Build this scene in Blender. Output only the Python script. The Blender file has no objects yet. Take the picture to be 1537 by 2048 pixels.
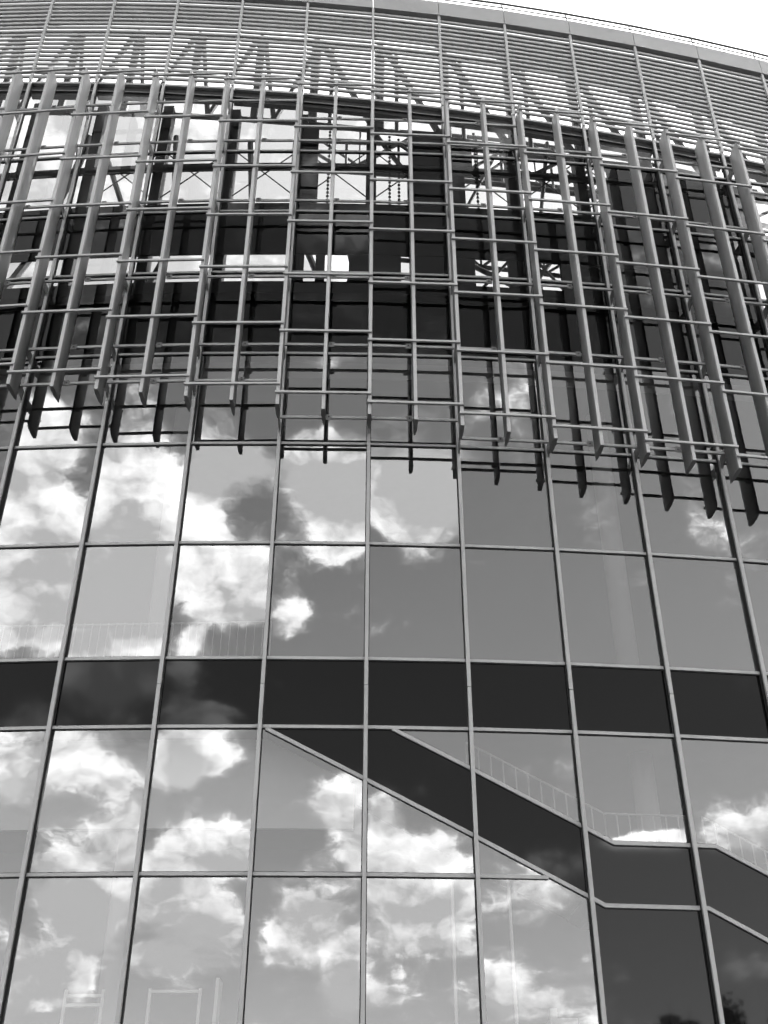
import bpy, math, random
from mathutils import Matrix, Vector
random.seed(7)
sc = bpy.context.scene
col = sc.collection

# ------------------------------------------------------------------ camera
H = 1.6                                    # eye height above the pavement
cam_d = bpy.data.cameras.new("camera")
cam = bpy.data.objects.new("camera", cam_d); col.objects.link(cam)
cam.location = (0, 0, H)
cam.rotation_euler = (math.pi / 2 + 0.604, 0, 0)
cam_d.sensor_fit = 'VERTICAL'; cam_d.sensor_height = 24.0
cam_d.lens = 24.0 * 2300.0 / 2048.0
cam_d.shift_x = -2.9 / 2048.0
cam_d.clip_start = 0.1; cam_d.clip_end = 5000
sc.camera = cam

# ------------------------------------------------------------------ sky, sun, exposure
SUN_EL, SUN_AZ = math.radians(46), math.radians(74)      # azimuth clockwise from +Y (behind the building, to the right)
sun_dir = Vector((math.sin(SUN_AZ) * math.cos(SUN_EL), math.cos(SUN_AZ) * math.cos(SUN_EL), math.sin(SUN_EL)))
# cumulus groups on the sky plane: centre, size, thickness, brightness
CLOUDS = [(-0.3798,-0.7336,0.5636,0.0380,0.0272,1.1,0.4), (-0.3786,-0.7562,0.5337,0.0408,0.0217,1.1,0.35), (-0.3485,-0.7646,0.5421,0.0190,0.0272,1,0.3), (-0.2661,-0.7678,0.5828,0.0326,0.0217,1.1,0.35), (-0.2428,-0.7846,0.5704,0.0299,0.0326,1.3,0.5), (-0.2755,-0.7879,0.5507,0.0272,0.0272,1,0), (-0.2317,-0.8067,0.5437,0.0190,0.0190,1.1,0.4), (-0.2843,-0.7683,0.5735,0.0163,0.0272,1,0.4), (-0.1691,-0.8158,0.5530,0.0190,0.0272,1.3,0.6), (-0.1586,-0.8063,0.5699,0.0136,0.0190,0.9,0.5), (-0.1330,-0.7929,0.5946,0.0435,0.0190,1,-0.45), (-0.0338,-0.8072,0.5893,0.0380,0.0245,1,-0.45), (0.0010,-0.8110,0.5851,0.0326,0.0272,1,-0.45), (-0.0024,-0.8340,0.5517,0.0245,0.0152,1,0.2), (0.0837,-0.8026,0.5906,0.0326,0.0326,1,-0.45), (0.1209,-0.8048,0.5811,0.0272,0.0326,0.9,-0.45), (-0.3804,-0.7765,0.5023,0.0408,0.0217,1,0.1), (-0.3820,-0.8007,0.4615,0.0408,0.0245,1,0.2), (-0.3629,-0.7963,0.4840,0.0272,0.0217,0.9,-0.2), (-0.2827,-0.8140,0.5075,0.0272,0.0326,1,-0.35), (-0.2490,-0.8269,0.5042,0.0272,0.0326,1,-0.4), (-0.2774,-0.8440,0.4591,0.0408,0.0217,1.3,0.5), (-0.2455,-0.8530,0.4606,0.0190,0.0217,1.2,0.5), (-0.2968,-0.8294,0.4732,0.0163,0.0217,0.9,0.1), (-0.1671,-0.8371,0.5209,0.0272,0.0245,1.3,0.55), (-0.1356,-0.8379,0.5288,0.0245,0.0152,1.2,0.5), (-0.1544,-0.8511,0.5017,0.0326,0.0217,1.2,0.3), (-0.1227,-0.8632,0.4898,0.0228,0.0141,1.2,0.45), (-0.1810,-0.8679,0.4625,0.0120,0.0217,1.1,0.5), (-0.0492,-0.8679,0.4943,0.0141,0.0196,1.2,0.4), (-0.3864,-0.8305,0.4013,0.0326,0.0136,0.9,-0.1), (-0.2812,-0.8620,0.4218,0.0462,0.0326,1.1,-0.05), (-0.1841,-0.8908,0.4154,0.0152,0.0272,0.9,0), (-0.1530,-0.8997,0.4088,0.0185,0.0049,1.6,0.7), (-0.3897,-0.8426,0.3717,0.0272,0.0190,0.9,-0.12), (-0.3889,-0.8566,0.3390,0.0245,0.0217,0.9,-0.22), (-0.2857,-0.8882,0.3599,0.0326,0.0190,0.9,-0.02), (-0.3110,-0.8729,0.3760,0.0272,0.0190,0.9,-0.22), (-0.2741,-0.9108,0.3088,0.0299,0.0217,1,-0.12), (-0.1483,-0.9107,0.3855,0.0353,0.0163,1.1,0.4), (-0.1805,-0.9120,0.3684,0.0217,0.0190,0.9,-0.22), (-0.1459,-0.9383,0.3136,0.0283,0.0174,1.3,0.55), (-0.1818,-0.9344,0.3062,0.0217,0.0174,1.1,0.35), (-0.1533,-0.9427,0.2964,0.0435,0.0109,1.1,-0.02), (0.0031,-0.9420,0.3355,0.0228,0.0207,1.3,0.45), (0.0123,-0.9349,0.3547,0.0087,0.0152,1.2,0.5), (0.0169,-0.9484,0.3165,0.0065,0.0245,1,0.08), (0.0784,-0.9387,0.3357,0.0109,0.0326,1.2,0.4), (0.1063,-0.9457,0.3070,0.0299,0.0141,1.4,0.6), (0.0803,-0.9495,0.3033,0.0136,0.0120,1.1,0.18), (0.4016,-0.8602,0.3144,0.0190,0.0076,1.2,0.5), (0.3649,-0.8767,0.3134,0.0217,0.0049,1.1,0.5), (0.4912,-0.8131,0.3123,0.0299,0.0190,0.9,-0.07), (-0.3018,-0.9154,0.2664,0.0326,0.0217,0.9,-0.32), (-0.2816,-0.9284,0.2424,0.0272,0.0163,0.9,-0.17), (-0.3092,-0.9254,0.2193,0.0380,0.0190,1,-0.12), (-0.3317,-0.9233,0.1934,0.0380,0.0217,0.9,-0.32), (-0.1842,-0.9433,0.2763,0.0326,0.0163,1,-0.12), (-0.1473,-0.9560,0.2539,0.0299,0.0152,0.9,-0.17), (-0.1814,-0.9560,0.2306,0.0380,0.0217,0.9,-0.42), (-0.0477,-0.9676,0.2480,0.0190,0.0272,1,0.03), (-0.0202,-0.9614,0.2745,0.0272,0.0190,0.9,-0.12), (-0.0050,-0.9695,0.2450,0.0326,0.0098,1,0.03), (0.0062,-0.9803,0.1976,0.0136,0.0152,1,0.03), (0.0967,-0.9566,0.2750,0.0299,0.0245,1,-0.07), (0.1315,-0.9567,0.2598,0.0272,0.0207,1.1,0.08), (0.1476,-0.9486,0.2801,0.0098,0.0136,0.9,-0.02), (0.2620,-0.9457,0.1924,0.0326,0.0163,0.9,-0.12), (-0.3571,-0.7075,0.6098,0.0326,0.0217,0.9,0.1),
          (0.05, 0.66, 0.75, 0.75, 0.32, 2.2, 0.15)]
CLOUD_BIAS, CLOUD_GAIN, SKY_GAIN = -0.23, 1.95, 0.58
CLOUD_DARK, CLOUD_LIGHT = 2.0, 5.6

world = bpy.data.worlds.new("World"); sc.world = world; world.use_nodes = True
nt = world.node_tree; nt.nodes.clear()
def N(kind, **kw):
    n = nt.nodes.new(kind)
    for k, v in kw.items(): setattr(n, k, v)
    return n
def math_(op, a, b=None, c=None, clamp=False):
    n = N('ShaderNodeMath', operation=op, use_clamp=clamp)
    for s, v in zip(n.inputs, (a, b, c)):
        if v is None: continue
        if isinstance(v, (int, float)): s.default_value = v
        else: nt.links.new(v, s)
    return n.outputs[0]
def vmath(op, a, b=None):
    n = N('ShaderNodeVectorMath', operation=op)
    for s, v in zip(n.inputs, (a, b)):
        if v is None: continue
        if isinstance(v, (tuple, list)): s.default_value = v
        else: nt.links.new(v, s)
    return n
geo = N('ShaderNodeTexCoord').outputs['Generated']
sep = N('ShaderNodeSeparateXYZ'); nt.links.new(geo, sep.inputs[0])
P2 = vmath('MULTIPLY', geo, (1.0, 1.0, 1.45)).outputs[0]          # cumulus a little wider than tall
def cloud_noise(vec, scale, detail, rough, dist=0.0):
    n = N('ShaderNodeTexNoise', noise_dimensions='3D')
    n.inputs['Scale'].default_value = scale; n.inputs['Detail'].default_value = detail
    n.inputs['Roughness'].default_value = rough; n.inputs['Distortion'].default_value = dist
    nt.links.new(vec, n.inputs['Vector']); return n.outputs['Fac']
n1 = cloud_noise(P2, 10.0, 9, 0.66)
off = vmath('ADD', P2, (0.008, 0.0, 0.022)).outputs[0]
n2 = cloud_noise(off, 10.0, 4, 0.60)
base = math_('MULTIPLY_ADD', math_('SUBTRACT', n1, 0.5), CLOUD_GAIN, CLOUD_BIAS)
base = math_('MULTIPLY_ADD', math_('MAXIMUM', math_('SUBTRACT', 0.36, sep.outputs[2]), 0.0), 0.85, base)   # cloud banks close up towards the horizon
low = math_('MULTIPLY', math_('SUBTRACT', 0.44, sep.outputs[2], clamp=True), 4.0, clamp=True)
strata = cloud_noise(vmath('MULTIPLY', geo, (1.0, 1.0, 4.2)).outputs[0], 8.0, 5, 0.6)          # flat grey layers low in the sky
base = math_('MULTIPLY_ADD', math_('SUBTRACT', strata, 0.47), math_('MULTIPLY', low, 1.5), base)
relief = math_('MULTIPLY_ADD', math_('SUBTRACT', n1, n2), 4.0, 0.36)
glow = math_('POWER', math_('MAXIMUM', vmath('DOT_PRODUCT', geo, tuple(sun_dir)).outputs['Value'], 0.0), 4.0)   # clouds light up towards the sun
glow = math_('MULTIPLY_ADD', glow, 2.0, 1.0)
sky = N('ShaderNodeTexSky', sky_type='NISHITA')
sky.sun_disc = False; sky.sun_elevation = SUN_EL; sky.sun_rotation = SUN_AZ
sky.air_density = 1.0; sky.dust_density = 0.6; sky.ozone_density = 1.0
rgb = N('ShaderNodeSeparateColor'); nt.links.new(sky.outputs[0], rgb.inputs[0])
bw = math_('MULTIPLY', math_('ADD', math_('MULTIPLY', rgb.outputs[0], 0.65), math_('MULTIPLY', rgb.outputs[1], 0.35)), SKY_GAIN)
def ramp(v, lo, hi):
    r = N('ShaderNodeMapRange', interpolation_type='SMOOTHSTEP'); nt.links.new(v, r.inputs[0])
    r.inputs[1].default_value = lo; r.inputs[2].default_value = hi; return r.outputs[0]
def sky_background(groups):
    acc, accb = base, relief
    for (x, y, z, sx, sz, w, br) in groups:
        rx, rz = 2.6 * sx, 2.6 * sz
        d = N('ShaderNodeVectorMath', operation='MULTIPLY_ADD'); nt.links.new(geo, d.inputs[0])
        d.inputs[1].default_value = (1 / rx, 1 / rx, 1 / rz); d.inputs[2].default_value = (-x / rx, -y / rx, -z / rz)
        g_ = N('ShaderNodeTexGradient', gradient_type='QUADRATIC_SPHERE'); nt.links.new(d.outputs[0], g_.inputs[0])
        q = g_.outputs['Fac']
        if br: accb = math_('MULTIPLY_ADD', q, br, accb)
        acc = math_('MULTIPLY_ADD', q, w * 0.75, acc)
    mask = ramp(acc, -0.06, 0.34)            # soft grey body
    puff = ramp(acc, 0.05, 0.25)             # crisp sunlit heads
    core = math_('MULTIPLY', math_('MAXIMUM', math_('SUBTRACT', acc, 0.10), 0.0), 0.55)   # thick middles go grey underneath
    lit = math_('MULTIPLY', math_('SUBTRACT', accb, core, clamp=True), puff)
    cloud_v = math_('MULTIPLY', math_('MULTIPLY_ADD', lit, CLOUD_LIGHT - CLOUD_DARK, CLOUD_DARK), glow)
    mixf = N('ShaderNodeMix', data_type='FLOAT')
    nt.links.new(mask, mixf.inputs[0]); nt.links.new(bw, mixf.inputs[2]); nt.links.new(cloud_v, mixf.inputs[3])
    bg = N('ShaderNodeBackground'); nt.links.new(mixf.outputs[0], bg.inputs['Color']); bg.inputs['Strength'].default_value = 0.15
    return bg.outputs[0]
shader = sky_background(CLOUDS)
out = N('ShaderNodeOutputWorld'); nt.links.new(shader, out.inputs['Surface'])

sun_d = bpy.data.lights.new("sun", 'SUN'); sun_d.energy = 2.0; sun_d.angle = math.radians(0.53)
sun = bpy.data.objects.new("sun", sun_d); col.objects.link(sun)
sun.location = (40, 40, 90); sun.rotation_euler = sun_dir.to_track_quat('Z', 'Y').to_euler()

sc.view_settings.view_transform = 'Standard'; sc.view_settings.look = 'None'
sc.view_settings.exposure = 3.0; sc.view_settings.gamma = 1.0
sc.cycles.use_denoising = True
sc.cycles.use_adaptive_sampling = True; sc.cycles.adaptive_threshold = 0.03; sc.cycles.adaptive_min_samples = 12
world.cycles.sampling_method = 'MANUAL'; world.cycles.sample_map_resolution = 512
sc.cycles.max_bounces = 6; sc.cycles.transparent_max_bounces = 14
sc.cycles.glossy_bounces = 4; sc.cycles.diffuse_bounces = 2
sc.cycles.caustics_reflective = False; sc.cycles.caustics_refractive = False

# ------------------------------------------------------------------ materials (the photograph is black and white)
def mat(name, v, rough=0.5, metal=0.0, spec=0.5, var=0.0, scale=3.0, bump=0.0, stretch=(1, 1, 1)):
    m = bpy.data.materials.new(name); m.use_nodes = True
    t = m.node_tree; b = t.nodes['Principled BSDF']
    b.inputs['Base Color'].default_value = (v, v, v, 1); b.inputs['Roughness'].default_value = rough
    b.inputs['Metallic'].default_value = metal; b.inputs['Specular IOR Level'].default_value = spec
    if var or bump:
        tc = t.nodes.new('ShaderNodeTexCoord'); mp = t.nodes.new('ShaderNodeMapping'); mp.inputs['Scale'].default_value = stretch
        oi = t.nodes.new('ShaderNodeObjectInfo')
        ad = t.nodes.new('ShaderNodeVectorMath'); ad.operation = 'ADD'
        rm = t.nodes.new('ShaderNodeMath'); rm.operation = 'MULTIPLY'; rm.inputs[1].default_value = 60
        t.links.new(oi.outputs['Random'], rm.inputs[0])
        t.links.new(tc.outputs['Object'], mp.inputs[0]); t.links.new(mp.outputs[0], ad.inputs[0]); t.links.new(rm.outputs[0], ad.inputs[1])
        nz = t.nodes.new('ShaderNodeTexNoise'); nz.inputs['Scale'].default_value = scale; nz.inputs['Detail'].default_value = 6
        nz.inputs['Roughness'].default_value = 0.65
        t.links.new(ad.outputs[0], nz.inputs['Vector'])
        if var:
            r = t.nodes.new('ShaderNodeMapRange'); r.inputs[1].default_value = 0.25; r.inputs[2].default_value = 0.75
            r.inputs[3].default_value = v * (1 - var); r.inputs[4].default_value = v * (1 + var)
            t.links.new(nz.outputs['Fac'], r.inputs[0])
            a2 = t.nodes.new('ShaderNodeMath'); a2.operation = 'MULTIPLY_ADD'
            a2.inputs[1].default_value = v * var * 0.7; t.links.new(oi.outputs['Random'], a2.inputs[0]); t.links.new(r.outputs[0], a2.inputs[2])
            t.links.new(a2.outputs[0], b.inputs['Base Color'])
        if bump:
            bp = t.nodes.new('ShaderNodeBump'); bp.inputs['Strength'].default_value = bump; bp.inputs['Distance'].default_value = 0.01
            t.links.new(nz.outputs['Fac'], bp.inputs['Height']); t.links.new(bp.outputs[0], b.inputs['Normal'])
    return m

def glass_mat(name, reflect, tint, fresnel=False, wave=0.0):
    m = bpy.data.materials.new(name); m.use_nodes = True
    t = m.node_tree; t.nodes.clear()
    o = t.nodes.new('ShaderNodeOutputMaterial'); mx = t.nodes.new('ShaderNodeMixShader')
    tr = t.nodes.new('ShaderNodeBsdfTransparent'); tr.inputs[0].default_value = (tint, tint, tint, 1)
    gl = t.nodes.new('ShaderNodeBsdfGlossy'); gl.inputs['Roughness'].default_value = 0.0; gl.inputs['Color'].default_value = (0.97, 0.97, 0.97, 1)
    t.links.new(tr.outputs[0], mx.inputs[1]); t.links.new(gl.outputs[0], mx.inputs[2]); t.links.new(mx.outputs[0], o.inputs['Surface'])
    if fresnel:
        fr = t.nodes.new('ShaderNodeFresnel'); fr.inputs[0].default_value = 1.52
        ml = t.nodes.new('ShaderNodeMath'); ml.operation = 'MULTIPLY'; ml.inputs[1].default_value = reflect; ml.use_clamp = True
        t.links.new(fr.outputs[0], ml.inputs[0]); t.links.new(ml.outputs[0], mx.inputs[0])
    else:
        mx.inputs[0].default_value = reflect
    if wave:
        tc = t.nodes.new('ShaderNodeTexCoord'); oi = t.nodes.new('ShaderNodeObjectInfo')
        ad = t.nodes.new('ShaderNodeVectorMath'); ad.operation = 'ADD'
        rm = t.nodes.new('ShaderNodeMath'); rm.operation = 'MULTIPLY'; rm.inputs[1].default_value = 50
        t.links.new(oi.outputs['Random'], rm.inputs[0]); t.links.new(tc.outputs['Object'], ad.inputs[0]); t.links.new(rm.outputs[0], ad.inputs[1])
        nz = t.nodes.new('ShaderNodeTexNoise'); nz.inputs['Scale'].default_value = 1.1; nz.inputs['Detail'].default_value = 1.5
        t.links.new(ad.outputs[0], nz.inputs['Vector'])
        bp = t.nodes.new('ShaderNodeBump'); bp.inputs['Strength'].default_value = 1.0; bp.inputs['Distance'].default_value = wave
        t.links.new(nz.outputs['Fac'], bp.inputs['Height']); t.links.new(bp.outputs[0], gl.inputs['Normal'])
    return m

M = dict(
    cap=mat('mullion_aluminium', 0.265, 0.42, 0.0, 0.5, var=0.12, scale=3.0, stretch=(1, 1, 0.3)),
    gasket=mat('black_gasket', 0.004, 0.6),
    fin=mat('fin_aluminium', .18, 0.45, 0.0, 0.5, var=0.24, scale=4.0, stretch=(1, 1, 0.12)),
    bar=mat('bar_aluminium', 0.285, 0.42, 0.0, 0.5, var=0.08, scale=2.0),
    lit_edge=mat('fin_lit_edge', 0.3, 0.4, var=0.10, scale=3.0, stretch=(1, 1, 0.2)),  # fin colour made paler: the stronger light on the front edges is painted in
    plate=mat('plate_steel', 0.14, 0.5, var=0.1),
    slat=mat('louvre_aluminium', 0.25, 0.4, 0.0, 0.5, var=0.12, scale=1.2),
    fascia=mat('fascia_sheet', 0.22, 0.45, 0.0, 0.5, var=0.08, scale=0.8),
    steel=mat('grey_steel', 0.045, 0.5, var=0.12, scale=1.5),
    truss=mat('truss_paint', 0.24, 0.5, var=0.1, scale=1.5),
    dark=mat('dark_cladding', 0.01, 0.7, spec=0.2, var=0.2, scale=0.7),
    beam=mat('dark_beam_steel', 0.016, 0.55, spec=0.3, var=0.15),
    concrete=mat('concrete', 0.15, 0.85, var=0.12, scale=0.6, bump=0.3),
    white=mat('white_paint', 0.75, 0.55, var=0.04, scale=0.8),
    column=mat('column_plaster', 0.34, 0.7, var=0.05, scale=0.8),
    rail=mat('rail_steel', 0.45, 0.4),
    inner=mat('interior_plaster', 0.12, 0.8, var=0.05, scale=0.4),
    floor=mat('interior_floor', 0.06, 0.6, var=0.1),
    paving=mat('paving', 0.028, 0.85, var=0.2, scale=0.5, bump=0.3),
    ground=mat('ground', 0.028, 0.95, var=0.25, scale=0.05),
    block=mat('apartment_render', 0.30, 0.8, var=0.1, scale=0.2),
    bark=mat('bark', 0.08, 0.9, var=0.2, bump=0.5),
    leaf=mat('leaf', 0.015, 0.6, var=0.3, scale=1.0),
    mirror=glass_mat('solar_control_glass', 0.20, 0.50, wave=0.0020),
    clear=glass_mat('clear_glass', 0.40, 0.25, fresnel=True, wave=0.001),
    outer_clear=glass_mat('outer_upper_glass', 1.0, 0.25, fresnel=True, wave=0.001),  # same tint as the clear panes, more reflective, for the outer bays
    window=mat('window_glass_dark', 0.02, 0.05),
)
def spandrel_mat(name, base, spec):
    m = mat(name, base, 0.03, 0.0, spec)
    return m
M['spandrel'] = spandrel_mat('dark_enamelled_glass', 0.0015, 0.23)
M['dim'] = spandrel_mat('dark_tinted_glass', 0.004, 0.38)

# ------------------------------------------------------------------ facade geometry: a faceted cylinder wall, 2.4 m bays
CX, D, R, PH, B, SL = -3.593, 24.384, 98.135, 0.032, 2.4, -0.294
DA = 2 * math.asin(B / 2 / R)
K0, K1 = -7, 8                              # mullion lines from K0 to K1, bays K0..K1-1
def ang(i): return PH + i * DA
def wall(i, dr=0.0):
    a = ang(i); return CX + (R + dr) * math.sin(a), D + R - (R + dr) * math.cos(a)
def radial(i):                              # frame on a mullion line: x along the wall, y into the building
    x, y = wall(i); return Matrix.Translation((x, y, H)) @ Matrix.Rotation(ang(i), 4, 'Z')
def bay(k):                                 # frame in the middle of the flat bay k..k+1
    x0, y0 = wall(k); x1, y1 = wall(k + 1)
    return Matrix.Translation(((x0 + x1) / 2, (y0 + y1) / 2, H)) @ Matrix.Rotation(ang(k + 0.5), 4, 'Z')

def link(name, me, m, parent, W):
    o = bpy.data.objects.new(name, me); col.objects.link(o)
    if m is not None and len(me.materials) == 0: me.materials.append(m)
    if parent is not None:
        o.parent = parent; o.matrix_basis = WM[parent.name].inverted() @ W
    else: o.matrix_basis = W
    WM[o.name] = W.copy()
    return o
WM = {}
def thing(name, label, cat, loc, group=None):
    o = bpy.data.objects.new(name, None); col.objects.link(o); o.empty_display_size = 0.5
    o.location = loc; o['label'] = label; o['category'] = cat
    if group: o['group'] = group
    WM[o.name] = Matrix.Translation(loc); return o
def tag(o, label, cat, group=None):
    o['label'] = label; o['category'] = cat
    if group: o['group'] = group
    return o
def mesh(name, v, f, smooth=False):
    me = bpy.data.meshes.new(name); me.from_pydata(v, [], f); me.update()
    if smooth: me.polygons.foreach_set('use_smooth', [True] * len(me.polygons))
    return me
class MB:
    def __init__(s): s.v = []; s.f = []
    def add(s, v, f):
        b = len(s.v); s.v += v; s.f += [tuple(b + q for q in g) for g in f]; return s
    def box(s, x0, x1, y0, y1, z0, z1, sh=0.0, bev=0.0):
        if bev:
            b = bev                       # chamfered along the long x edges (profile in y,z)
            prof = [(y0 + b, z0), (y1 - b, z0), (y1, z0 + b), (y1, z1 - b), (y1 - b, z1), (y0 + b, z1), (y0, z1 - b), (y0, z0 + b)]
            return s.prism_x(prof, x0, x1, sh)
        v = [(x, y, z + sh * x) for z in (z0, z1) for (x, y) in ((x0, y0), (x1, y0), (x1, y1), (x0, y1))]
        return s.add(v, [(3, 2, 1, 0), (4, 5, 6, 7), (0, 1, 5, 4), (1, 2, 6, 5), (2, 3, 7, 6), (3, 0, 4, 7)])
    def prism_x(s, prof, x0, x1, sh=0.0):
        n = len(prof); v = [(x0, y, z + sh * x0) for y, z in prof] + [(x1, y, z + sh * x1) for y, z in prof]
        f = [tuple(range(n))[::-1], tuple(range(n, 2 * n))] + [(i, (i + 1) % n, n + (i + 1) % n, n + i) for i in range(n)]
        return s.add(v, [tuple(reversed(g)) for g in f])
    def prism_z(s, prof, z0, z1):
        n = len(prof); v = [(x, y, z0) for x, y in prof] + [(x, y, z1) for x, y in prof]
        f = [tuple(range(n))[::-1], tuple(range(n, 2 * n))] + [(i, (i + 1) % n, n + (i + 1) % n, n + i) for i in range(n)]
        return s.add(v, f)
    def tube(s, a, b, r, n=8, r2=None):
        a, b = Vector(a), Vector(b); d = (b - a).normalized(); r2 = r if r2 is None else r2
        u = d.orthogonal().normalized(); w = d.cross(u)
        v = [tuple(a + (u * math.cos(t) + w * math.sin(t)) * r) for t in [2 * math.pi * q / n for q in range(n)]]
        v += [tuple(b + (u * math.cos(t) + w * math.sin(t)) * r2) for t in [2 * math.pi * q / n for q in range(n)]]
        f = [(q, (q + 1) % n, n + (q + 1) % n, n + q) for q in range(n)] + [tuple(range(n))[::-1], tuple(range(n, 2 * n))]
        return s.add(v, f)
    def me(s, name, smooth=False): return mesh(name, s.v, s.f, smooth)
I4 = Matrix.Identity(4)
def wp(i, dr, z):                            # world point on the wall's curve
    x, y = wall(i, dr); return Vector((x, y, z + H))
def tube_part(name, m, parent, a, b, r, n=8):
    a, b = Vector(a), Vector(b); W = Matrix.Translation(a)
    return link(name, MB().tube((0, 0, 0), b - a, r, n).me(name), m, parent, W)

# ------------------------------------------------------------------ ground
g = MB(); n = 48
g.add([(0, 0, 0)] + [(900 * math.cos(2 * math.pi * q / n), 900 * math.sin(2 * math.pi * q / n), 0) for q in range(n)], [(0, 1 + q, 1 + (q + 1) % n) for q in range(n)])
o = link('ground', g.me('ground'), M['ground'], None, I4); o['kind'] = 'structure'
g = MB().box(-45, 45, -12, 40, -0.1, 0.05)
o = link('plaza_paving', g.me('plaza_paving'), M['paving'], None, I4); o['kind'] = 'structure'

# ------------------------------------------------------------------ the building
ROOT = thing('arena_building', 'curved arena facade of reflective glass with metal sunshade fins and louvre screen', 'building', (0, D, 0))
Z = [-1.55, 1.0, 4.15, 7.512, 10.87, 12.618, 15.872, 19.057, 22.30, 25.58, 28.30, 31.23]
def ztop(i): return 33.32 + SL * i
# stair lines seen in the facade (heights over the bay coordinate)
def lowline(i):
    if i < -0.95: return 10.87
    if i < 2.13: return 10.83 - (i + 0.95) * 1.26
    if i < 3.06: return 6.95
    return 6.95 - (i - 3.06) * 1.26
def upline(i):
    if i < 0.25: return 10.87
    if i < 2.27: return 10.85 - (i - 0.25) * 1.262
    if i < 3.22: return 8.30
    return 8.30 - (i - 3.22) * 1.26
BREAKS = [-0.95, 0.25, 1.68, 2.13, 2.27, 3.06, 3.22]

def pane_rect(name, k, z0, z1, m, dr=0.0, warp=1.0, nseg=6):
    x0, x1 = -B / 2 + 0.03, B / 2 - 0.03; a = random.choice((-1, 1)) * random.uniform(0.4, 1) * 0.0055 * warp
    tx, tz = random.uniform(-1, 1) * 0.0013 * warp, random.uniform(-1, 1) * 0.0016 * warp
    v = []; f = []
    for q in range(nseg + 1):
        for p in range(nseg + 1):
            u, w = -1 + 2 * p / nseg, -1 + 2 * q / nseg
            v.append((x0 + (x1 - x0) * p / nseg, -dr + a * (1 - u * u) * (1 - w * w) + tx * u + tz * w, z0 + 0.02 + (z1 - z0 - 0.04) * q / nseg))
    for q in range(nseg):
        for p in range(nseg):
            b = q * (nseg + 1) + p; f.append((b, b + 1, b + nseg + 2, b + nseg + 1))
    return link(name, mesh(name, v, f, True), m, ROOT, bay(k))
def pane_poly(name, k, top, bot, m, dr=0.0):
    """flat pane between two lines over the bay, top(i) and bot(i)"""
    xs = [k + 0.012] + [b for b in BREAKS if k + 0.02 < b < k + 0.98] + [k + 0.988]
    # add crossings
    ext = []
    for a, b in zip(xs, xs[1:]):
        da, db = top(a) - bot(a), top(b) - bot(b)
        if da * db < 0: ext.append(a + (b - a) * da / (da - db))
    xs = sorted(xs + ext)
    run = []
    for x in xs:
        if top(x) - bot(x) > 1e-4 or (run and top(x) - bot(x) > -1e-3) or (not run and top(x) - bot(x) > -1e-3): run.append(x)
    run = [x for x in run]
    while len(run) > 1 and top(run[0]) - bot(run[0]) < 2e-3 and top(run[1]) - bot(run[1]) < 2e-3: run.pop(0)
    while len(run) > 1 and top(run[-1]) - bot(run[-1]) < 2e-3 and top(run[-2]) - bot(run[-2]) < 2e-3: run.pop()
    if len(run) < 2: return None
    X = lambda i: (i - k - 0.5) * B
    pts = [(X(x), -dr, bot(x)) for x in run] + [(X(x), -dr, top(x)) for x in reversed(run) if top(x) - bot(x) > 2e-3]
    q = []
    for p in pts:
        if not q or (Vector(p) - Vector(q[-1])).length > 1e-3: q.append(p)
    if len(q) < 3: return None
    return link(name, mesh(name, q, [tuple(range(len(q)))]), m, ROOT, bay(k))

TR = MB().box(-B / 2 + 0.046, B / 2 - 0.046, -0.052, 0.0, -0.038, 0.038).me('transom')
TG = MB().box(-B / 2 + 0.05, B / 2 - 0.05, -0.022, 0.03, -0.060, 0.058).me('gasket_strip')
def transom(k, z):
    o = link('transom', TR, M['cap'], ROOT, bay(k) @ Matrix.Translation((0, 0, z)))
    link('gasket_strip', TG, M['gasket'], o, bay(k) @ Matrix.Translation((0, 0, z)))
for k in range(K0, K1):
    const = lambda v: (lambda i: v)
    for z0, z1 in zip(Z, Z[1:]):
        m, nm = M['mirror'], 'glass_pane'
        if abs(z0 - 10.87) < .01: m, nm = M['spandrel'], 'spandrel_panel'
        elif z0 > 22: m = M['outer_clear'] if (k >= 3 or k <= -4) else M['clear']
        if z0 < 10.5 and z1 > 4.2 and z0 > 4 and k >= -1:
            continue
        if z0 < 4.2 and k >= 2: m, nm = M['dim'], 'dark_glass_panel'
        pane_rect(nm, k, z0, z1, m)
    if k >= -1:                              # bays crossed by the staircase behind
        cl = lambda i: min(lowline(i), 10.87)
        pane_poly('glass_pane', k, const(10.85), upline, M['mirror'])
        pane_poly('stair_panel', k, upline, lowline, M['spandrel'] if k < 2 else M['dim'])
        if k < 2:
            if k < 1: pane_poly('glass_pane', k, lowline, const(7.512), M['mirror']); pane_rect('glass_pane', k, 4.15, 7.512, M['mirror'])
            else:
                pane_poly('glass_pane', k, lambda i: max(lowline(i), 7.512), const(7.512), M['mirror'])
                pane_poly('glass_pane', k, lambda i: min(lowline(i), 7.512), const(4.15), M['mirror'])
        else: pane_poly('dark_glass_panel', k, lowline, const(4.15), M['dim'])
    pane_poly('glass_pane', k, ztop, const(31.23), M['outer_clear'] if (k >= 3 or k <= -4) else M['clear'])
    for z in Z[1:]:
        if abs(z - 7.512) < .01 and k >= 2: continue
        if z > 31 and ztop(k + 1) < 31.3: continue
        if abs(z - 7.512) < .01 and k == 1:
            o = link('transom', MB().box(-B / 2 + 0.046, (1.64 - 1.5) * B, -0.052, 0.0, -0.038, 0.038).me('transom'), M['cap'], ROOT, bay(k) @ Matrix.Translation((0, 0, z)))
            continue
        transom(k, z)
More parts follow.
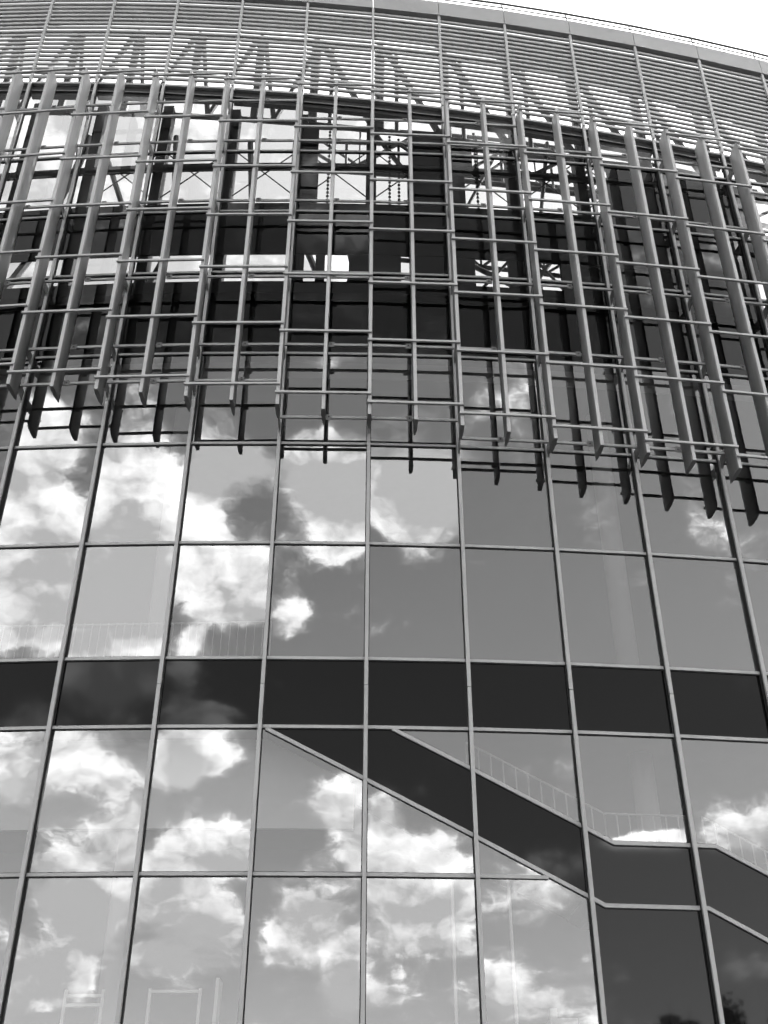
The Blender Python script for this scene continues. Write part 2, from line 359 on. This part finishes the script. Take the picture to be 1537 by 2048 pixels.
def stair_bar(i0, i1, z0, z1):               # light metal strip following a stair line inside one bay
    k = math.floor((i0 + i1) / 2); X = lambda i: (i - k - 0.5) * B
    xa, xb = X(i0), X(i1); s = (z1 - z0) / (xb - xa); h = 0.042 * math.sqrt(1 + s * s)
    zc = z0 - s * xa
    o = link('stair_transom', MB().box(xa, xb, -0.050, 0.0, zc - h, zc + h, sh=s).me('stair_transom'), M['cap'], ROOT, bay(k))
    link('gasket_strip', MB().box(xa, xb, -0.020, 0.02, zc - h - 0.018, zc + h + 0.018, sh=s).me('gasket_strip'), M['gasket'], o, bay(k))
for fn, start in ((lowline, -0.95), (upline, 0.25)):
    xs = sorted(set([start] + [b for b in BREAKS if b > start and b != 1.68 and ((fn is lowline) == (b in (2.13, 3.06)))] + [k for k in range(0, 8) if k > start]))
    for a, b in zip(xs, xs[1:]):
        pa = a + (0.02 if abs(a - round(a)) < 1e-6 else 0); pb = b - (0.02 if abs(b - round(b)) < 1e-6 else 0)
        if fn(pb) < 4.2: continue
        stair_bar(pa, pb, fn(pa + 1e-6), fn(pb - 1e-6))

# mullions in storey lengths with open joints between them
def mullion_mesh(z0, z1):
    return MB().box(-0.044, 0.044, -0.185, -0.115, z0, z1).me('mullion')
SEG = [(-1.55, 3.25), (3.262, 11.864), (11.878, 20.49), (20.504, 29.10), (29.114, 33.9)]
for i in range(K0, K1 + 1):
    for q, (a, b) in enumerate(SEG):
        if q == 4: b = 33.92 + SL * i
        o = link('mullion', mullion_mesh(a, b), M['cap'], ROOT, radial(i))
        link('gasket_strip', MB().box(-0.036, 0.036, -0.1145, 0.04, a - 0.006, b + 0.006).box(-0.064, 0.064, -0.018, -0.004, a - 0.005, b + 0.005).me('gasket_strip'), M['gasket'], o, radial(i))

# ------------------------------------------------------------------ sunshade: fins, front bars, rear rails
A_, B_ = 1.174, 0.501
prof = [(-0.043, -A_), (0.043, -A_), (0.056, -A_ + 0.10), (0.060, -A_ + 0.22), (0.054, -A_ + 0.38), (0.038, -A_ + 0.53), (0.008, -B_), (-0.008, -B_), (-0.038, -A_ + 0.53), (-0.054, -A_ + 0.38), (-0.060, -A_ + 0.22), (-0.056, -A_ + 0.10)]
FIN = MB().prism_z(prof, 19.155, 33.22).me('fin')
for p in FIN.polygons:
    p.use_smooth = len(p.vertices) == 4 and abs(p.normal.y) < 0.9
BRK = MB().add([(-0.012, -0.58, -0.16), (-0.012, -0.58, 0.16), (-0.012, -0.10, 0.07), (-0.012, -0.10, -0.28), (0.012, -0.58, -0.16), (0.012, -0.58, 0.16), (0.012, -0.10, 0.07), (0.012, -0.10, -0.28)],
               [(0, 1, 2, 3), (7, 6, 5, 4), (0, 4, 5, 1), (1, 5, 6, 2), (2, 6, 7, 3), (3, 7, 4, 0)]).me('bracket')
FINS = {}
LIT_EDGE = MB().box(-0.045, 0.045, -A_ - 0.014, -A_ - 0.001, 19.157, 33.218).me('lit_edge_strip')  # added strip, paints the lit front of each fin lighter than its sides
S0, S1 = -7, 8
def rail_levels(k):
    low = 20.84 if k <= -2 else (19.55 if k <= 0 else 18.95)
    top = 33.2 if k <= -2 else (32.25 if k <= 1 else 31.15)
    return [low] + [z for z in (22.17, 24.86, 28.2, 31.1) if low + .5 < z < top - .3] + [top]
for q in range(S0 * 2, S1 * 2 + 1):
    i = q / 2
    o = link('fin', FIN, M['fin'], ROOT, radial(i) @ Matrix.Translation((0, 0, SL * i)))
    FINS[i] = o
    link('lit_edge_strip', LIT_EDGE, M['lit_edge'], o, radial(i) @ Matrix.Translation((0, 0, SL * i)))
    if q % 2 == 0:
        for z in rail_levels(min(int(i), S1 - 1)):
            link('bracket', BRK, M['plate'], o, radial(i) @ Matrix.Translation((0, 0, z)))
BAR = MB().box(-B / 2 - 0.085, B / 2 + 0.055, -A_ - 0.083, -A_ - 0.016, -0.036, 0.036, bev=0.008).me('front_bar')
RAIL = MB().box(-B / 4 + 0.03, B / 4 - 0.03, -0.56, -0.50, -0.042, 0.042, bev=0.006).me('rear_rail')
pl = MB().box(-0.075, 0.075, -0.578, -0.562, -0.11, 0.075)
PLATE = pl.me('fixing_plate')
BOLT = MB().tube((0, -0.592, -0.01), (0, -0.578, -0.01), 0.022, 8).me('bolt')
for k in range(S0, S1):
    ks = (k + 0.5 - 0.5)
    for n_ in range(7):
        link('front_bar', BAR, M['bar'], ROOT, bay(k) @ Matrix.Translation((0, 0, 19.54 + SL * k + 2.215 * n_)))
    for z in rail_levels(k):
        for side in (-1, 1):
            W = bay(k) @ Matrix.Translation((side * B / 4, 0, z))
            o = link('rear_rail', RAIL, M['bar'], ROOT, W)
            if (side > 0) != (k < 0): continue
            xx = -side * (B / 4 - 0.13)
            link('fixing_plate', PLATE, M['plate'], o, W @ Matrix.Translation((xx, 0, 0)))
            link('bolt', BOLT, M['gasket'], o, W @ Matrix.Translation((xx, 0, 0)))

# ------------------------------------------------------------------ louvre screen, beam under it, fascia and roof rail above
sh = SL / B
hb = 0.068
SLAT = MB().prism_x([(-0.022, -hb), (0.052, -hb + 0.006), (0.056, -0.03), (0.034, 0.045), (0.0, hb), (-0.020, hb - 0.012), (-0.034, 0.0), (-0.032, -0.05)], -B / 2 + 0.05, B / 2 - 0.05, sh).me('louvre_slat')
POST = MB().box(-0.045, 0.045, -0.22, -0.10, 33.90, 39.15).me('louvre_post')
CLIP = MB().box(-0.02, 0.02, -0.10, 0.0, -0.03, 0.03)
NS = 20
for k in range(K0, K1):
    Wb = bay(k); zb = SL * (k + 0.5)
    for n_ in range(NS):
        z = 34.22 + n_ * 0.248
        link('louvre_slat', SLAT, M['slat'], ROOT, Wb @ Matrix.Translation((0, -0.13, zb + z)))
    bm = link('edge_beam', MB().box(-B / 2 + 0.05, B / 2 - 0.05, 0.02, 0.20, 33.34 + zb, 33.92 + zb, sh=sh).me('edge_beam'), M['beam'], ROOT, Wb)
    link('flange', MB().box(-B / 2 + 0.05, B / 2 - 0.05, -0.10, 0.019, 33.86 + zb, 33.96 + zb, sh=sh).me('flange'), M['cap'], bm, Wb)
    link('flange', MB().box(-B / 2 + 0.05, B / 2 - 0.05, -0.05, 0.019, 33.50 + zb, 33.56 + zb, sh=sh).me('flange'), M['steel'], bm, Wb)
    # fascia: folded sheet with an open joint at every bay
    link('fascia_panel', MB().prism_x([(-0.24, 39.17), (-0.26, 39.98), (-0.10, 40.02), (0.10, 40.00), (0.10, 39.17)], -B / 2 + 0.006, B / 2 - 0.006, sh).me('fascia_panel'), M['fascia'], ROOT, Wb @ Matrix.Translation((0, 0, zb)))
    dep = 1.12 + 0.18 * max(0, k)
    link('roof_ledge', MB().box(-B / 2, B / 2, 0.40, dep, 39.25 + zb, 39.6 + zb, sh=sh).me('roof_ledge'), M['dark'], ROOT, Wb)
    for zz, r, yy in ((40.40, 0.026, -0.10), (40.74, 0.045, -0.05)):
        link('roof_rail', MB().tube((-B / 2, yy, zz + zb - sh * B / 2), (B / 2, yy, zz + zb + sh * B / 2), r, 8).me('roof_rail'), M['steel'], ROOT, Wb)
for i in range(K0, K1 + 1):
    link('louvre_post', POST, M['cap'], ROOT, radial(i) @ Matrix.Translation((0, 0, SL * i)))
    link('rail_support', MB().tube((0, -0.12, 39.98 + SL * i), (0, -0.05, 40.74 + SL * i), 0.026, 6).me('rail_support'), M['steel'], ROOT, radial(i))
# bracing frame behind the louvres
for k in range(K0, K1):
    zb = SL * (k + .5)
    for z in (34.05, 38.95):
        tube_part('truss_chord', M['steel'], ROOT, wp(k, -1.25, z + SL * k), wp(k + 1, -1.25, z + SL * (k + 1)), 0.10)
    if k < -1:
        tube_part('truss_post', M['steel'], ROOT, wp(k + .24, -1.25, 34.05 + SL * (k + .24)), wp(k + .24, -1.25, 38.95 + SL * (k + .24)), 0.15)
        tube_part('truss_diagonal', M['steel'], ROOT, wp(k + .30, -1.25, 38.95 + SL * (k + .3)), wp(k + .54, -1.25, 34.05 + zb), 0.095)
        tube_part('truss_diagonal', M['steel'], ROOT, wp(k + .54, -1.25, 34.05 + zb), wp(k + 1.18, -1.25, 38.95 + SL * (k + 1.18)), 0.095)
    else:
        tube_part('truss_post', M['steel'], ROOT, wp(k + .12, -1.25, 34.05 + SL * (k + .12)), wp(k + .12, -1.25, 38.95 + SL * (k + .12)), 0.18)
        tube_part('truss_diagonal', M['steel'], ROOT, wp(k + .20, -1.25, 38.95 + SL * (k + .2)), wp(k + 1.05, -1.25, 34.05 + SL * (k + 1.05)), 0.125)
        tube_part('truss_post', M['steel'], ROOT, wp(k + .38, -1.25, 34.05 + SL * (k + .38)), wp(k + .38, -1.25, 38.95 + SL * (k + .38)), 0.08)

# ------------------------------------------------------------------ behind the upper glass: dark infill, columns, open bays with steel
def infill(k, f0, f1, z0, z1, m='dark', top=None):
    x0, x1 = -B / 2 + f0 * B, -B / 2 + f1 * B
    mb = MB().box(x0, x1, 0.55, 0.62, z0, z1)
    link('infill_panel', mb.me('infill_panel'), M[m], ROOT, bay(k))
for k in range(K0, K1):
    infill(k, 0, 1, 22.2, 25.5)
    infill(k, 0, 1, 27.02, 28.2); infill(k, 0, 1, 28.22, 29.36)
    infill(k, 0, 1, 31.02, 31.36, 'beam')
    for f0, f1 in {-1: [(0, .14), (.29, .41), (.72, 1)], 0: [(0, .40), (.51, 1)], 1: [(0, .37), (.80, 1)], 2: [(0, .24), (.50, 1)], 3: [(0, 1)], 4: [(0, 1)], 5: [(0, .2), (.75, 1)]}.get(k, []):
        infill(k, f0, f1, 25.52, 27.0)
    for f0, f1 in {-1: [(0, .27)], 0: [(.5, 1)], 1: [(0, .30)], 3: [(.3, 1)], 4: [(0, 1)], 5: [(0, .3)]}.get(k, []):
        infill(k, f0, f1, 29.38, 31.0)
    for f0, f1 in {-1: [(0, .25)], 0: [(.55, 1)], 1: [(0, .42)], 3: [(.35, 1)], 4: [(0, 1)], 5: [(0, .6)]}.get(k, []):
        infill(k, f0, f1, 31.38, 33.3 + SL * (k + .5))
for i in range(K0, K1 + 1):
    link('inner_column', MB().box(-0.17, 0.17, 0.75, 1.15, 22.4, 33.9 + SL * i).me('inner_column'), M['beam'], ROOT, radial(i))
for k in range(-4, 4):                       # crossed tie rods
    for a, b in ((k, k + 1), (k + 1, k)):
        tube_part('tie_rod', M['beam'], ROOT, wp(a, -0.95, 30.0), wp(b, -0.95, 32.6), 0.022, 6)
# deep roof trusses seen through the open bays
def truss(i0, i1, dr0, dr1, zl, zu, n, r=0.13):
    pts_l = [wp(i0 + (i1 - i0) * q / n, dr0 + (dr1 - dr0) * q / n, zl) for q in range(n + 1)]
    pts_u = [wp(i0 + (i1 - i0) * q / n, dr0 + (dr1 - dr0) * q / n, zu + 0.25 * math.sin(math.pi * q / n)) for q in range(n + 1)]
    for a, b in zip(pts_l, pts_l[1:]): tube_part('roof_truss_chord', M['truss'], ROOT, a, b, r)
    for a, b in zip(pts_u, pts_u[1:]): tube_part('roof_truss_chord', M['truss'], ROOT, a, b, r)
    for q in range(n):
        a, b = (pts_l[q], pts_u[q + 1]) if q % 2 else (pts_u[q], pts_l[q + 1])
        tube_part('roof_truss_web', M['truss'], ROOT, a, b, r * 0.65)
    for q in range(n + 1): tube_part('roof_truss_web', M['truss'], ROOT, pts_l[q], pts_u[q], r * 0.5)
for i0, i1, z0, z1, r in ((-4.95, -4.45, 25.6, 28.6, .13), (-2.95, -2.55, 25.7, 29.0, .13), (-3.35, -3.9, 29.2, 33.0, .10), (-4.4, -4.15, 29.2, 33.6, .14), (-2.7, -2.85, 29.2, 33.4, .12), (-1.62, -1.75, 29.2, 33.0, .12),
                          (-.95, -.55, 28.4, 25.6, .11), (-.35, -.15, 25.6, 28.2, .03), (-.35, -.15, 28.2, 25.6, .03), (1.3, 1.9, 25.6, 27.6, .05), (1.25, 1.9, 27.4, 26.4, .09), (2.1, 2.6, 26.2, 28.2, .08), (2.2, 2.7, 27.8, 25.9, .05),
                          (.05, .75, 33.6, 30.4, .09), (1.35, 1.95, 30.0, 33.6, .06), (2.0, 2.95, 31.2, 33.0, .07), (2.35, 2.6, 29.2, 33.6, .07)):
    tube_part('raking_brace', M['truss'], ROOT, wp(i0, -1.05, z0), wp(i1, -1.05, z1), r)
truss(-1.2, 7, -2.6, -3.6, 33.6, 35.2, 10, 0.10)
truss(-1.2, 7, -4.6, -5.6, 36.4, 38.6, 8, 0.08)
truss(0.2, 3, -2.2, -2.6, 28.6, 29.6, 6, 0.08)
for i, dr in ((-.62, -1.6), (.28, -1.9), (.42, -2.0), (1.55, -1.6)):
    ch = MB(); z = 34.6
    W = Matrix.Translation(wp(i, dr, 0))
    while z > 29.6:
        w = 0.045
        ch.box(-w, w, -0.012, 0.012, z - 0.10, z); ch.box(-0.012, 0.012, -w, w, z - 0.19, z - 0.09); z -= 0.19
    o = link('hoist_chain', ch.me('hoist_chain'), M['beam'], None, W)
    tag(o, {-.62: 'dark hoist chain hanging left of the middle mullion behind the upper glass', .28: 'left one of the paired dark chains hanging in the bay right of the middle', .42: 'right one of the paired dark chains hanging in the bay right of the middle', 1.55: 'single dark hoist chain hanging behind the upper glass right of the paired chains'}[i], 'chain', 'chains in the open roof bays')

# ------------------------------------------------------------------ inside: floors, back wall, columns, stair, railings
def arc_slab(name, m, dr0, dr1, z0, z1, i0=K0, i1=K1, n=28):
    mb = MB(); v = []; f = []
    for q in range(n + 1):
        i = i0 + (i1 - i0) * q / n
        for dr, z in ((dr0, z0), (dr0, z1), (dr1, z1), (dr1, z0)): v.append(tuple(wp(i, dr, z)))
    for q in range(n):
        for e in range(4): f.append((q * 4 + e, q * 4 + (e + 1) % 4, q * 4 + 4 + (e + 1) % 4, q * 4 + 4 + e))
    f.append((3, 2, 1, 0)); f.append((n * 4, n * 4 + 1, n * 4 + 2, n * 4 + 3))
    return link(name, mb.add(v, f).me(name), m, ROOT, I4)
arc_slab('floor_slab', M['concrete'], -0.25, -14, 11.0, 12.5)
arc_slab('floor_slab', M['concrete'], -0.25, -14, 21.6, 22.2)
arc_slab('floor_slab', M['dark'], -0.25, -14, 25.0, 25.48)
arc_slab('ground_floor', M['floor'], -0.1, -14, -1.59, -1.45)
arc_slab('back_wall', M['inner'], -9.0, -9.3, -1.4, 25.0)
arc_slab('sun_block_wall', M['inner'], -0.3, -9.0, -1.4, 25.0, K0 + .05, K0 + .12, 1)  # unseen walls added to keep the sun out of the cut-off ends
arc_slab('sun_block_wall', M['inner'], -0.3, -9.0, -1.4, 25.0, K1 - .12, K1 - .05, 1)
arc_slab('bulkhead', M['white'], -0.9, -1.0, 8.82, 10.95, K0 + .2, -0.1, 16)
for i in (-6.4, -2.25, 2.84, 6.6):
    W = Matrix.Translation(wp(i, -1.5, 0))
    for z0, z1 in ((-1.44, 10.99), (12.51, 21.59)):
        link('round_column', MB().tube((0, 0, z0), (0, 0, z1), 0.28, 24).me('round_column', True), M['column'], ROOT, W)
# balcony railing on the first floor
def railing(name, m, pts, h, step, parent=ROOT, r=0.012):
    """pts: list of (i, z) along the wall at dr; one rail and its balusters"""
    dr = -0.5; rail = None
    for (i0, z0), (i1, z1) in zip(pts, pts[1:]):
        rl = tube_part(name, m, parent, wp(i0, dr, z0 + h), wp(i1, dr, z1 + h), 0.025, 8)
        nb = max(1, int(abs(i1 - i0) * B / step))
        for q in range(nb + 1):
            t = q / nb; i = i0 + (i1 - i0) * t; z = z0 + (z1 - z0) * t
            a = wp(i, dr, z); W = Matrix.Translation(a)
            link('baluster', MB().tube((0, 0, 0), (0, 0, h), r, 5).me('baluster'), m, rl, W)
railing('handrail', M['rail'], [(-4.6, 12.5), (-0.98, 12.5)], 1.38, 0.2)
railing('stair_handrail', M['rail'], [(0.98, upline(0.98)), (2.27, 8.3), (3.1, 8.3)], 0.85, 0.27, r=0.017)
railing('stair_handrail', M['rail'], [(3.22, 8.3), (4.8, upline(4.8))], 0.85, 0.27, r=0.017)
# stair flights and landing behind the dark panels
for k in range(-1, 6):
    xs = sorted([k] + [b for b in (-.95, 2.13, 3.06) if k < b < k + 1] + [k + 1])
    for a, b in zip(xs, xs[1:]):
        if b <= -.94: continue
        X = lambda i: (i - k - .5) * B; za, zb_ = lowline(a + 1e-6), lowline(b - 1e-6)
        s = (zb_ - za) / (X(b) - X(a)); c = za - s * X(a)
        link('stair_flight', MB().box(X(a), X(b), 0.22, 2.2, c + 0.1, c + 0.9, sh=s).me('stair_flight'), M['dark'], ROOT, bay(k))
# slim white poles and barrier frames standing inside the hall
for i, t in ((0.79, 'left one of two slim white poles standing behind the lower glass'), (1.30, 'right one of two slim white poles standing behind the lower glass')):
    W = Matrix.Translation(wp(i, -0.3, -1.45))
    mb = MB().tube((0, 0, 0), (0, 0, 8.9), 0.034, 10); mb.tube((0, 0, 0), (0, 0, 0.03), 0.16, 16); mb.tube((0, 0, 8.9), (0, 0, 8.96), 0.035, 10)
    tag(link('white_pole', mb.me('white_pole'), M['white'], None, W), t, 'pole', 'slim poles inside the hall')

def portal(name, label, i0, i1, dr, z, extra):
    t = thing(name, label, 'gantry', tuple(wp((i0 + i1) / 2, dr, -1.45)), 'white frames standing in the hall')
    a, b = wp(i0, dr, 0), wp(i1, dr, 0); d = b - a
    for p in (a, b):
        link('post', MB().box(-.03, .03, -.03, .03, -1.45, z).me('post'), M['white'], t, Matrix.Translation(p))
    rz = math.atan2(d.y, d.x)
    for zz in extra:
        link('crossbeam', MB().box(.031, d.length - .031, -.04, .04, zz - .03, zz + .03).me('crossbeam'), M['white'], t, Matrix.Translation(a) @ Matrix.Rotation(rz, 4, 'Z'))
portal('white_gantry', 'white frame with a double top bar left behind the lower left glass', -2.60, -2.27, -1.0, 5.42, (5.30, 5.12))
portal('white_gantry', 'white frame with a single top bar behind the glass right of the double one', -1.86, -1.42, -1.0, 5.44, (5.38,))
W = Matrix.Translation(wp(-1.30, -1.0, -1.45))
tag(link('white_board', MB().add([(-.05, -.25, 0), (.05, -.25, 0), (.05, .25, 0), (-.05, .25, 0), (.06, -.25, 7.05), (.13, -.25, 7.05), (.13, .25, 7.05), (.06, .25, 7.05)], [(3, 2, 1, 0), (4, 5, 6, 7), (0, 1, 5, 4), (1, 2, 6, 5), (2, 3, 7, 6), (3, 0, 4, 7)]).me('white_board'), M['white'], None, W), 'tall white board leaning to the right behind the lower left glass', 'board')
W = Matrix.Translation(wp(1.76, -0.9, -1.45))
t = thing('white_cabinet', 'white cabinet top showing behind the lower glass beside the dark panels', 'cabinet', tuple(wp(1.76, -0.9, -1.45)))
link('body', MB().box(-.28, .28, 0, .5, 0, 6.35).me('body'), M['white'], t, W)
link('door', MB().box(-.26, .26, -.03, -.002, .1, 6.2).me('door'), M['white'], t, W)
link('finial', MB().box(-.27, -.12, .05, .2, 6.351, 6.55).me('finial'), M['white'], t, W)

# ------------------------------------------------------------------ what the glass mirrors behind the camera: blocks of flats and a tree
def block(x, y, rz, w, d, h, label, seed):
    t = thing('apartment_block', label, 'building', (x, y, 0), 'blocks of flats mirrored in the glass')
    W = Matrix.Translation((x, y, 0)) @ Matrix.Rotation(rz, 4, 'Z')
    wl = link('wall', MB().box(-w / 2, w / 2, -d / 2, d / 2, 0, h).me('wall'), M['block'], t, W)
    link('roof', MB().box(-w / 2 - .2, w / 2 + .2, -d / 2 - .2, d / 2 + .2, h + .003, h + .4).me('roof'), M['concrete'], t, W)
    WN = MB().box(-.75, .75, -.03, .03, 0, 1.4).me('window')
    for fl in range(int(h / 2.9)):
        for c in range(int(w / 3.4)):
            link('window', WN, M['window'], t, W @ Matrix.Translation((-w / 2 + 1.9 + c * 3.4, d / 2 + .015, 1.0 + fl * 2.9)))
    return t, W
t, W = block(66, -109.8, math.radians(-24), 22, 12, 30.6, 'tall block of flats with two rooftop vents mirrored low in the right glass', 1)
def roof_box(t, W, x, w, h, z):
    v = link('roof_vent', MB().box(x - w / 2, x + w / 2, -1, 1, z + .405, z + .4 + h).me('roof_vent'), M['beam'], t, W)
    link('cap', MB().box(x - w / 2 - .12, x + w / 2 + .12, -1.12, 1.12, z + .403 + h, z + .55 + h).me('cap'), M['beam'], v, W)
    link('antenna', MB().tube((x + .3, 0, z + .5 + h), (x + .3, 0, z + 2.4 + h), .03, 6).me('antenna'), M['beam'], v, W)
roof_box(t, W, -1.8, 1.9, 2.7, 30.6); roof_box(t, W, 1.8, 2.1, 2.4, 30.6)

def tree(x, y, h, label, seed):
    rnd = random.Random(seed)
    t = thing('broadleaf_tree', label, 'tree', (x, y, 0)); W = Matrix.Translation((x, y, 0))
    tk = MB().tube((0, 0, 0), (0.1, 0, h * .45), .32, 10, .2); tips = []
    for q in range(9):
        a = q * 2.4; e = (math.cos(a) * h * .2 * rnd.uniform(.6, 1.2), math.sin(a) * h * .2 * rnd.uniform(.6, 1.2), h * rnd.uniform(.6, .88))
        tk.tube((.1, 0, h * (.3 + .015 * q)), e, .13, 6, .03); tips.append(Vector(e))
    link('trunk', tk.me('trunk'), M['bark'], t, W)
    cr = MB(); cl = []
    for q in range(60):
        b = rnd.choice(tips); cl.append((b + Vector((rnd.gauss(0, 1), rnd.gauss(0, 1), rnd.gauss(.3, .8))) * h * .055, rnd.uniform(.5, 1.1) * h / 14))
    for c, r in cl:
        for q in range(230):
            d = Vector((rnd.gauss(0, 1), rnd.gauss(0, 1), rnd.gauss(0, 1))).normalized() * r * rnd.uniform(.5, 1.1); p = c + d
            u = Vector((rnd.gauss(0, 1), rnd.gauss(0, 1), rnd.gauss(0, 1))).normalized(); w = u.orthogonal().normalized(); s = rnd.uniform(.08, .16)
            cr.add([tuple(p - u * s), tuple(p + w * s * .6), tuple(p + u * s), tuple(p - w * s * .6)], [(0, 1, 2, 3)])
    link('crown', cr.me('crown'), M['leaf'], t, W)
tree(36.2, -21.5, 19.0, 'leafy dark tree mirrored in the bottom right corner of the glass', 3)
